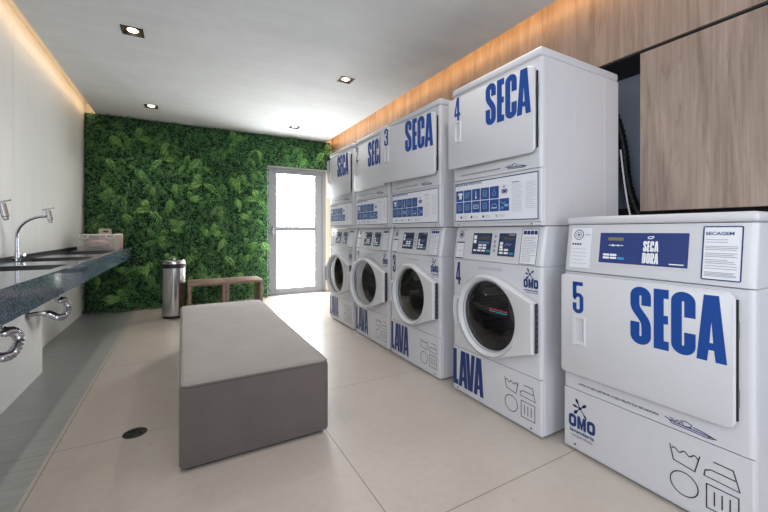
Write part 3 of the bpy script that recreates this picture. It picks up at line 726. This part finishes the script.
# square recessed downlights
where = ['recessed square downlight in the ceiling, the larger one near the left cove', 'recessed square downlight in the ceiling above washer 3, right of centre',
         'recessed square downlight in the ceiling close to the green wall, left side', 'recessed square downlight in the ceiling nearest the glazed door']
for i, (x, y) in enumerate(LP):
    t = thing('downlight', where[i] if i < 4 else 'recessed square ceiling downlight behind the viewer', 'ceiling light', (x, y, ZC), 0, 'recessed downlights')
    fr_ = MB(); k = .072; j = .058
    fr_.prism([(-k, -k), (k, -k), (k, k), (-k, k)], -.004, -.0005, caps=False)
    for z in (-.004, -.0005):
        fr_.flat([rect(-k, -k, k, k), [(-j, -j), (-j, j), (j, j), (j, -j)]], lambda a, b, z=z: (a, b, z))
    fr_.add([(-j, -j, -.004), (j, -j, -.004), (j, j, -.004), (-j, j, -.004), (-j, -j, .055), (j, -j, .055), (j, j, .055), (-j, j, .055)], [(0, 1, 5, 4), (1, 2, 6, 5), (2, 3, 7, 6), (3, 0, 4, 7), (4, 5, 6, 7)])
    fr_.build('frame', M['blackframe'], t, smooth=0)
    MB().lathe([(.050, .006), (.030, .05)], 24).build('reflector', M['gold'], t, fix=False)
    L = MB().lathe([(.0001, .0), (.03, .003), (.042, .012), (.042, .026), (.0001, .027)], 24); L.build('lamp', M['lamp'], t)
    sp = bpy.data.lights.new('spot', 'SPOT'); sp.energy = 19; sp.color = (1, .92, .82); sp.spot_size = math.radians(115); sp.spot_blend = .8; sp.shadow_soft_size = .035
    so = bpy.data.objects.new('downlight_beam', sp); COL.objects.link(so); so.location = (0, 0, -.012); so.parent = t

# ------------------------------------------------------------------ green wall
def leaf(mb, p, d, nrm, l, w, curl=.2, mi=0):
    d = d.normalized(); s = d.cross(nrm).normalized(); u = s.cross(d)
    q = lambda a, b, c: p+d*(a*l)+s*(b*w)+u*(c*l)
    mb.add([q(0, 0, 0), q(.4, -.5, -.02), q(.45, 0, .05), q(.4, .5, -.02), q(1, 0, -curl)], [(0, 1, 2), (0, 2, 3), (1, 4, 2), (2, 4, 3)], mi)
gw = thing('living_wall', 'wall of dense green ferns and small leaves from floor to ceiling around the glazed door', 'plant wall', (0, YB-.005, 0))
GX0, GX1, GZ = XL+.004, 2.285, 2.578
bk = MB(); bk.box(GX0, DX0-.03, -.075, 0, .01, GZ).box(DX0-.03, GX1-.03, -.075, 0, DZ+.03, GZ)
bk.build('backing_mat', M['mat'], gw, smooth=0)
R = random.Random(11)
def spot():
    while True:
        x = R.uniform(GX0+.03, GX1-.03); z = R.uniform(.03, GZ-.02)
        if x < DX0-.035 or z > DZ+.04: return x, z
def frond(mb, base, az, ln, droop, wd, lift, n=8):
    """an arching midrib with paired leaflets"""
    dirx = Vector((math.cos(az), 0, math.sin(az))); P = []
    for i in range(n+1):
        t = i/n
        P.append(base+dirx*(ln*t*.9)+Vector((0, -lift*math.sin(t*PI*.75), -droop*t*t)))
    mb.tube(P, lambda i: .0018*(1-.6*i/n), 4)
    for i in range(1, n+1):
        t = i/n; d = (P[i]-P[i-1]).normalized(); nn = Vector((.3*math.sin(az*3), -1, .35)); s = d.cross(nn).normalized()
        ll = wd*max(.35, math.sin(PI*(.18+.74*t)))
        for g in (-1, 1):
            leaf(mb, P[i], (s*g+d*.75+Vector((0, .05, -.12))), nn, ll, ll*.30, .22)
    leaf(mb, P[-1], d, nn, wd*.6, wd*.2, .2)
fo = MB()
def depth(z): return -.075-min(.2, abs(R.gauss(0, .055)))-.10*max(0, 1-z/2.2)
for i in range(20000):
    x, z = spot(); y = depth(z)
    if x < CF0+.02 and .69 < z < .88: continue
    a = R.uniform(0, 2*PI)
    d = Vector((math.cos(a), -R.uniform(.1, .8), math.sin(a)-.35)); nn = Vector((R.uniform(-.7, .7), -1, R.uniform(-.2, .9)))
    l = R.uniform(.02, .05)
    x = min(max(x, GX0+.03), GX1-.03)
    leaf(fo, Vector((x, y, z)), d, nn, l, l*R.uniform(.35, .65), R.uniform(0, .35))
fo2 = MB()
for i in range(520):
    x, z = spot()
    if x < CF0+.12 and .6 < z < .98 or x < GX0+.12 or x > GX1-.14 or z < .06 or (x > DX0-.2 and z < DZ+.18): continue
    frond(fo2, Vector((x, -.09-R.uniform(0, .05)-.09*max(0, 1-z/2.2), z)), R.uniform(-2.9, .2) if R.random() < .75 else R.uniform(0, 6.28), R.uniform(.09, .17), R.uniform(.02, .08), R.uniform(.028, .045), R.uniform(.02, .10), 7)
o = fo.build('foliage', M['leaf'], gw, smooth=60, fix=False); o['kind'] = 'stuff'
o = fo2.build('fern_fronds', M['frond'], gw, smooth=60, fix=False); o['kind'] = 'stuff'
variants = []
for v in range(6):
    mb = MB(); RR = random.Random(40+v); kind = v % 3; nf = (3, 2, 4)[kind]
    for i in range(nf):
        az = RR.uniform(-2.6, -.4) if kind else RR.uniform(0, 2*PI)
        frond(mb, Vector((RR.uniform(-.01, .01), 0, RR.uniform(-.01, .01))), az, RR.uniform(.14, .24), RR.uniform(.03, .09), RR.uniform(.045, .07), RR.uniform(.03, .10), RR.choice((7, 8, 9)))
    variants.append(mb)
cells = []
for gx in range(13):
    for gz in range(10):
        x = -1.0+gx*.262+R.uniform(-.11, .11); z = .12+gz*.262+R.uniform(-.11, .11)
        if x < CF0+.16 and .6 < z < .95: continue
        if (x < DX0-.13 or (z > DZ+.16 and x < GX1-.2)) and GX0+.14 < x and .08 < z < GZ-.12: cells.append((x, z))
R.shuffle(cells); cells = cells[:98]
protos = []
for i, (x, z) in enumerate(cells):
    if i < 6: o = variants[i].build('fern', M['fern'], gw, smooth=60, fix=False); protos.append(o)
    else: o = protos[R.randrange(6)].copy(); COL.objects.link(o); o.parent = gw
    k = R.uniform(.7, 1.15)
    o.location = (x, -.13-R.uniform(0, .06)-.09*max(0, 1-z/2.2), z); o.rotation_euler = (0, R.uniform(-.6, .6), 0); o.scale = (k*R.choice((-1, 1)), k, k)

# ------------------------------------------------------------------ stone counter with sinks
ct = thing('stone_counter', 'long polished black granite sink counter fixed along the left wall', 'counter', (0, 0, 0))
SK = [(2.60, 2.95), (3.30, 3.72), (4.12, 4.78)]
s = MB(); YE = 5.84
for z in (CZ, CZ-.03):
    s.flat([rect(XL+.002, YF+.2, CF0, YE)]+[[(-1.0, a), (-1.0, b), (-.625, b), (-.625, a)] for a, b in SK], lambda a, b, z=z: (a, b, z))
for x in (XL+.002, CF0): s.add([(x, YF+.2, CZ-.03), (x, YE, CZ-.03), (x, YE, CZ), (x, YF+.2, CZ)], [(0, 1, 2, 3)])
for y in (YF+.2, YE): s.add([(XL+.002, y, CZ-.03), (CF0, y, CZ-.03), (CF0, y, CZ), (XL+.002, y, CZ)], [(0, 1, 2, 3)])
s.build('countertop', M['granite'], ct, smooth=0)
s = MB().box(CF0-.03, CF0, YF+.2, 2.30, CZ-.135, CZ-.0305).box(CF0-.03, CF0, 2.302, YE, CZ-.135, CZ-.0305); s.build('apron', M['granite'], ct, smooth=0)
s = MB().box(XL+.002, XL+.022, YF+.2, YE, CZ+.0005, CZ+.022); s.build('backsplash', M['sink'], ct, smooth=0)
for a, b in SK:
    s = MB(); x0, x1 = -1.0, -.625; z0 = CZ-.12
    s.add([(x0, a, CZ-.001), (x1, a, CZ-.001), (x1, b, CZ-.001), (x0, b, CZ-.001), (x0+.02, a+.02, z0), (x1-.02, a+.02, z0), (x1-.02, b-.02, z0), (x0+.02, b-.02, z0)],
          [(0, 1, 5, 4), (1, 2, 6, 5), (2, 3, 7, 6), (3, 0, 4, 7), (4, 5, 6, 7)])
    k = s.build('sink_basin', M['sink'], ct, smooth=0)
    MB().lathe([(.0001, .004), (.022, .004), (.03, .001)], 20, ((x0+x1)/2, (a+b)/2, z0)).build('strainer', M['steel'], k)

def faucet(y, label):
    t = thing('faucet', label, 'faucet', (-1.045, y, CZ), 0, 'chrome faucets on the stone counter')
    b = MB().lathe([(.024, .001), (.024, .01), (.014, .016), (.013, .05), (.0001, .052)], 20); b.build('base', M['chrome'], t)
    pth = [(0, 0, .03), (0, 0, .10)]+[(0, 0, .10+.02*i) for i in range(1, 4)]+[(.165-.165*math.cos(a), -.02*math.sin(a), .165+.152*math.sin(a)) for a in [PI/2*i/12 for i in range(1, 13)]]
    b = MB().tube(pth, .0095, 12); b.build('spout', M['chrome'], t)
    c = Vector((.182, -.02, .321)); ax = Vector((.22, -.1, -1)).normalized()
    b = MB().tube([c-ax*.042, c-ax*.04, c+ax*.034, c+ax*.036, c+ax*.05, c+ax*.052], lambda i: (.010, .0165, .0165, .0125, .0125, .009)[i], 16); b.build('valve', M['chrome'], t)
    k = c-ax*.044
    b = MB().tube([k, k-ax*.01], .006, 8).tube([k-ax*.008+Vector((-.03, .008, -.006)), k-ax*.01+Vector((.04, -.01, .008))], .0042, 8); b.build('lever', M['chrome'], t)
    b = MB().tube([(0.02, -.005, .03), (.042, -.012, .034)], .008, 10).tube([(.042, -.012, .034), (.045, -.013, .034)], .013, 10); b.build('side_valve', M['chrome'], t)
faucet(3.585, 'chrome faucet with arched spout, seen whole, on the counter by the wall')
faucet(2.80, 'chrome faucet cut off by the left edge, only its tap head in view')

def smooth_path(pts, n=10):
    P = [Vector(p) for p in pts]; out = []
    for i in range(len(P)-1):
        a, b, c, d = P[max(i-1, 0)], P[i], P[i+1], P[min(i+2, len(P)-1)]
        for j in range(n):
            t = j/n
            out.append(.5*((2*b)+(c-a)*t+(2*a-5*b+4*c-d)*t*t+(3*b-a-3*c+d)*t**3))
    out.append(P[-1]); return out
def trap(dy, label):
    t = thing('drain_pipe', label, 'drain pipe', (0, dy, 0), 0, 'corrugated drain pipes under the counter')
    pts = [(-.80, 0, .715), (-.80, .0, .60), (-.795, .02, .545), (-.78, .11, .52), (-.775, .17, .46), (-.785, .11, .405), (-.80, .0, .42), (-.83, -.08, .465), (-.87, -.16, .485), (-.908, -.20, .487)]
    p = smooth_path(pts, 16); k = len(p)
    b = MB().tube(p, lambda i: (.019+.007*math.sin(i*PI/2.0+.3)) if 26 < i < 118 else .015, 14); b.build('hose', M['chrome'], t, smooth=50)
    b = MB().lathe([(.028, 0), (.028, .02), (.018, .03), (.018, .06)], 18, (-.80, 0, .655)); b.build('tailpiece', M['chrome'], t)
    b = MB(); b.tube([(-.909, -.20, .487), (-.901, -.196, .487), (-.899, -.195, .487)], lambda i: (.03, .03, .018)[i], 18); b.build('wall_flange', M['chrome'], t)
trap(3.49, 'corrugated chrome drain pipe under the far sink, arching into the pale service box')
trap(2.52, 'corrugated chrome drain pipe under the near sink at the left edge')

# clear box on the counter
bx = thing('storage_box', 'clear plastic box with white handles standing at the far end of the counter', 'box', (-.815, 5.16, CZ+.001))
m = M['clear'] = bpy.data.materials.new('clear_plastic'); m.use_nodes = True; m.node_tree.nodes.clear()
o = nd(m, 'ShaderNodeOutputMaterial'); t1 = nd(m, 'ShaderNodeBsdfTransparent'); t2 = nd(m, 'ShaderNodeBsdfPrincipled'); mx = nd(m, 'ShaderNodeMixShader')
t2.inputs['Base Color'].default_value = srgb(222, 212, 206); t2.inputs['Roughness'].default_value = .25; mx.inputs[0].default_value = .26
lk(m, t1.outputs[0], mx.inputs[1]); lk(m, t2.outputs[0], mx.inputs[2]); lk(m, mx.outputs[0], o.inputs['Surface'])
M['rim'] = mat('white_rim', srgb(226, 222, 218), .4)
b = MB(); hw, hd, H = .19, .15, .165
def lv(z, k, th): return [(sx*(hw*k-th), sy*(hd*k-th), z) for sx, sy in ((-1, -1), (1, -1), (1, 1), (-1, 1))]
rs = [lv(0, .9, 0), lv(H, 1, 0), lv(H, 1, .004), lv(.004, .9, .004)]
b.add([p for q in rs for p in q], [(i*4+j, i*4+(j+1) % 4, (i+1)*4+(j+1) % 4, (i+1)*4+j) for i in range(3) for j in range(4)]+[(3, 2, 1, 0), (12, 13, 14, 15)])
b.build('tub', M['clear'], bx, smooth=0)
b = MB().tube([(-hw, -hd, H), (hw, -hd, H), (hw, hd, H), (-hw, hd, H)], .006, 8, 0, True); b.build('rim', M['rim'], bx)
for x in (-.115, .115):
    b = MB().tube([(x-.04, -hd-.004, H), (x-.036, -hd-.008, H-.03), (x-.02, -hd-.008, H-.042), (x+.02, -hd-.008, H-.042), (x+.036, -hd-.008, H-.03), (x+.04, -hd-.004, H)], .005, 8); b.build('handle', M['rim'], bx)
def heap(name, label, cat, c, s, matr, seed):
    b = bmesh.new(); bmesh.ops.create_icosphere(b, subdivisions=3, radius=1); RR = random.Random(seed)
    ph = [RR.uniform(0, 6) for _ in range(6)]
    for v in b.verts:
        p = v.co; k = 1+.14*math.sin(4*p.x+ph[0])*math.sin(5*p.y+ph[1])+.1*math.sin(7*p.z+ph[2]+3*p.x)
        z = p.z*k; v.co = (p.x*k*s[0], p.y*k*s[1], max(z, -.55)*s[2]+.55*s[2])
    mb = MB().bm(b); b.free()
    return tag(mb.build(name, matr, smooth=60, loc=c), label, cat)
M['pink'] = fabric('dusty_pink_cloth', srgb(186, 158, 146), srgb(206, 180, 168), 200)
M['dkcloth'] = fabric('dark_grey_cloth', srgb(74, 74, 78), srgb(96, 96, 100), 200)
M['beige'] = mat('beige_plastic', srgb(200, 178, 160), .5)
M['brown'] = mat('tan_card', srgb(204, 176, 160), .6)
heap('folded_cloth', 'dusty pink cloth heaped inside the clear box on the counter', 'cloth', (-.83, 5.16, CZ+.045), (.085, .07, .042), M['pink'], 1)
heap('folded_cloth', 'dark grey cloth lying on the bottom of the clear box', 'cloth', (-.815, 5.16, CZ+.0075), (.12, .08, .022), M['dkcloth'], 2)
t = MB(); out = rrect(-.06, 0, .06, .235, .02, 6); hole = rrect(-.032, .19, .032, .212, .009, 5)
for y in (-.012, .012): t.flat([out, hole], lambda a, c, y=y: (a, y, c))
for lp in (out, hole):
    nn = len(lp); t.add([(a, -.012, c) for a, c in lp]+[(a, .012, c) for a, c in lp], [(i, (i+1) % nn, nn+(i+1) % nn, nn+i) for i in range(nn)])
t = t.build('tote', M['beige'], smooth=35, loc=(-.80, 5.39, CZ+.001)); tag(t, 'beige upright tote with a slot grip standing behind the clear box', 'tote')
t = MB().rbox(-.04, .04, -.012, .012, 0, .178, .006, 2).build('card_pack', M['brown'], loc=(-.665, 5.38, CZ+.001)); tag(t, 'small pinkish pack standing behind the right end of the clear box', 'pack')

# ------------------------------------------------------------------ ottoman
ot = thing('ottoman', 'large taupe fabric bench ottoman in the middle of the floor', 'ottoman', (.330, 2.735, 0))
hw, hl = .342, .945
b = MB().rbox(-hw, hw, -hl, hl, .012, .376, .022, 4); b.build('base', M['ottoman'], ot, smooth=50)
b = bmesh.new(); t = MB().rbox(-hw+.007, hw-.007, -hl+.007, hl-.007, .345, .387, .018, 4)
vs = [b.verts.new(p) for p in t.v]
for f in t.f: b.faces.new([vs[i] for i in f])
bmesh.ops.remove_doubles(b, verts=b.verts, dist=1e-6)
top = [f for f in b.faces if f.calc_center_median().z > .3865]
r_ = bmesh.ops.subdivide_edges(b, edges=[e for e in b.edges], cuts=6, use_grid_fill=True)
for v in b.verts:
    if v.co.z > .36:
        a, c = v.co.x/hw, v.co.y/hl; v.co.z += .007*max(0, 1-a*a)**.6*max(0, 1-c**4)**.6+.002*math.sin(9*v.co.y+3*v.co.x)*max(0, 1-a*a)
MB().bm(b).build('cushion_top', M['ottomanlit'], ot, smooth=60); b.free()
rr = .035
pth = [(x, y, .3735) for x, y in rrect(-hw+.004, -hl+.004, hw-.004, hl-.004, rr, 6)]
MB().tube(pth, .0045, 8, 0, True).build('piping', M['piping'], ot)
MB().rbox(-hw+.025, hw-.025, -hl+.025, hl-.025, .001, .0125, .003, 1).build('plinth', M['black'], ot)

# ------------------------------------------------------------------ wooden benches, bin, drain
def bench(x0, x1, label):
    t = thing('wooden_bench', label, 'bench', ((x0+x1)/2, 5.12, 0), 0, 'wooden U-shaped benches by the green wall')
    w = (x1-x0)/2; y0, y1 = -.22, .22
    MB().rbox(-w, w, y0, y1, .384, .42, .003, 2).build('seat', M['benchwood'], t)
    for sx in (-1, 1): MB().rbox(min(sx*w, sx*(w-.036)), max(sx*w, sx*(w-.036)), y0, y1, .001, .3835, .003, 2).build('leg', M['benchwood'], t)
    return t
bench(.062, .478, 'low wooden bench beside the steel bin, left one of the pair')
bench(.482, .925, 'low wooden bench nearer the glazed door, right one of the pair')
bn = thing('trash_bin', 'tall cylindrical polished steel bin with a black band, before the green wall', 'bin', (-.085, 5.12, 0))
MB().lathe([(.118, .002), (.118, .03)], 40).build('base_ring', M['black'], bn)
MB().lathe([(.121, .03), (.13, .034), (.13, .605)], 48).build('body', M['steel'], bn)
MB().lathe([(.1315, .605), (.1315, .655)], 48).build('band', M['black'], bn)
MB().lathe([(.13, .655), (.13, .685), (.124, .70), (.09, .704), (.0001, .704)], 48).build('lid', M['steel'], bn)
MB().lathe([(.0001, .72), (.012, .718), (.014, .705)], 16).build('knob', M['chrome'], bn)
dr = thing('floor_drain', 'round black drain grate with steel slots set in the floor left of the ottoman', 'floor drain', (-.214, 2.28, 0))
MB().lathe([(.0001, .003), (.047, .003), (.054, .0015), (.055, .0005)], 36).build('plate', M['black'], dr)
g = MB()
for k in range(3):
    for i in range(2):
        a0 = k*120+i*60
        line2(g, [(.03*math.cos(math.radians(a)), .03*math.sin(math.radians(a))) for a in range(a0+10, a0+50, 8)], .008, lambda a, b: (a, b, .0042))
g.build('slots', M['steel'], dr, smooth=0)

# ------------------------------------------------------------------ duct and cable in the service niche
p = smooth_path([(2.34, 1.34, 1.93), (2.44, 1.305, 1.78), (2.48, 1.28, 1.6), (2.48, 1.262, 1.42), (2.48, 1.235, 1.28), (2.48, 1.19, 1.16), (2.48, 1.1, 1.02), (2.46, .9, .8), (2.40, .8, .62)], 22)
tag(MB().tube(p, lambda i: .026+.003*math.sin(i*PI/2), 14).build('exhaust_hose', M['rubber'], smooth=60), 'black flexible hose curving down in the recess behind dryer 4', 'hose')
p = smooth_path([(2.345, 1.225, 1.55), (2.35, 1.212, 1.40), (2.355, 1.19, 1.22), (2.36, 1.165, 1.08), (2.36, 1.10, .7), (2.36, 1.0, .3), (2.37, .95, .008)], 10)
tag(MB().tube(p, .005, 8).build('cable', mat('white_cable', srgb(215, 215, 218), .5)), 'thin white cable slanting down behind dryer 5', 'cable')

# ------------------------------------------------------------------ light and camera
wd = bpy.data.worlds.new('daylight'); SC.world = wd; wd.use_nodes = True
bg = wd.node_tree.nodes['Background']; bg.inputs['Color'].default_value = (.78, .88, 1, 1); bg.inputs['Strength'].default_value = .6
def area(name, loc, rot, sx, sy, e, col, portal=False):
    l = bpy.data.lights.new(name, 'AREA'); l.shape = 'RECTANGLE'; l.size = sx; l.size_y = sy; l.energy = e; l.color = col
    if portal: l.cycles.is_portal = True
    o = bpy.data.objects.new(name, l); COL.objects.link(o); o.location = loc; o.rotation_euler = rot; return o
area('window_daylight', (.7, YF-.05, 1.22), (PI/2, 0, 0), 2.8, 2.35, 36, (.86, .92, 1))
area('side_fill_light', (XL-.03, -.5, 1.7), (0, -PI/2, 0), 1.4, 2.8, 36, (.88, .94, 1))  # fill light added at an unseen side opening to brighten the machine fronts

cam = bpy.data.cameras.new('camera'); co = bpy.data.objects.new('camera', cam); COL.objects.link(co); SC.camera = co
cam.sensor_fit = 'HORIZONTAL'; cam.sensor_width = 36; cam.lens = 36*361.4/768
cam.shift_y = -(256-230.8)/768; cam.clip_start = .05
co.location = (0, 0, 1.055); co.rotation_euler = (PI/2, 0, -math.radians(29.208))

SC.view_settings.view_transform = 'Standard'; SC.view_settings.look = 'None'; SC.view_settings.gamma = 1
SC.view_settings.use_curve_mapping = False; SC.view_settings.exposure = 0.33
SC.cycles.max_bounces = 8; SC.cycles.transparent_max_bounces = 12; SC.cycles.sample_clamp_indirect = 6
SC.cycles.use_denoising = True
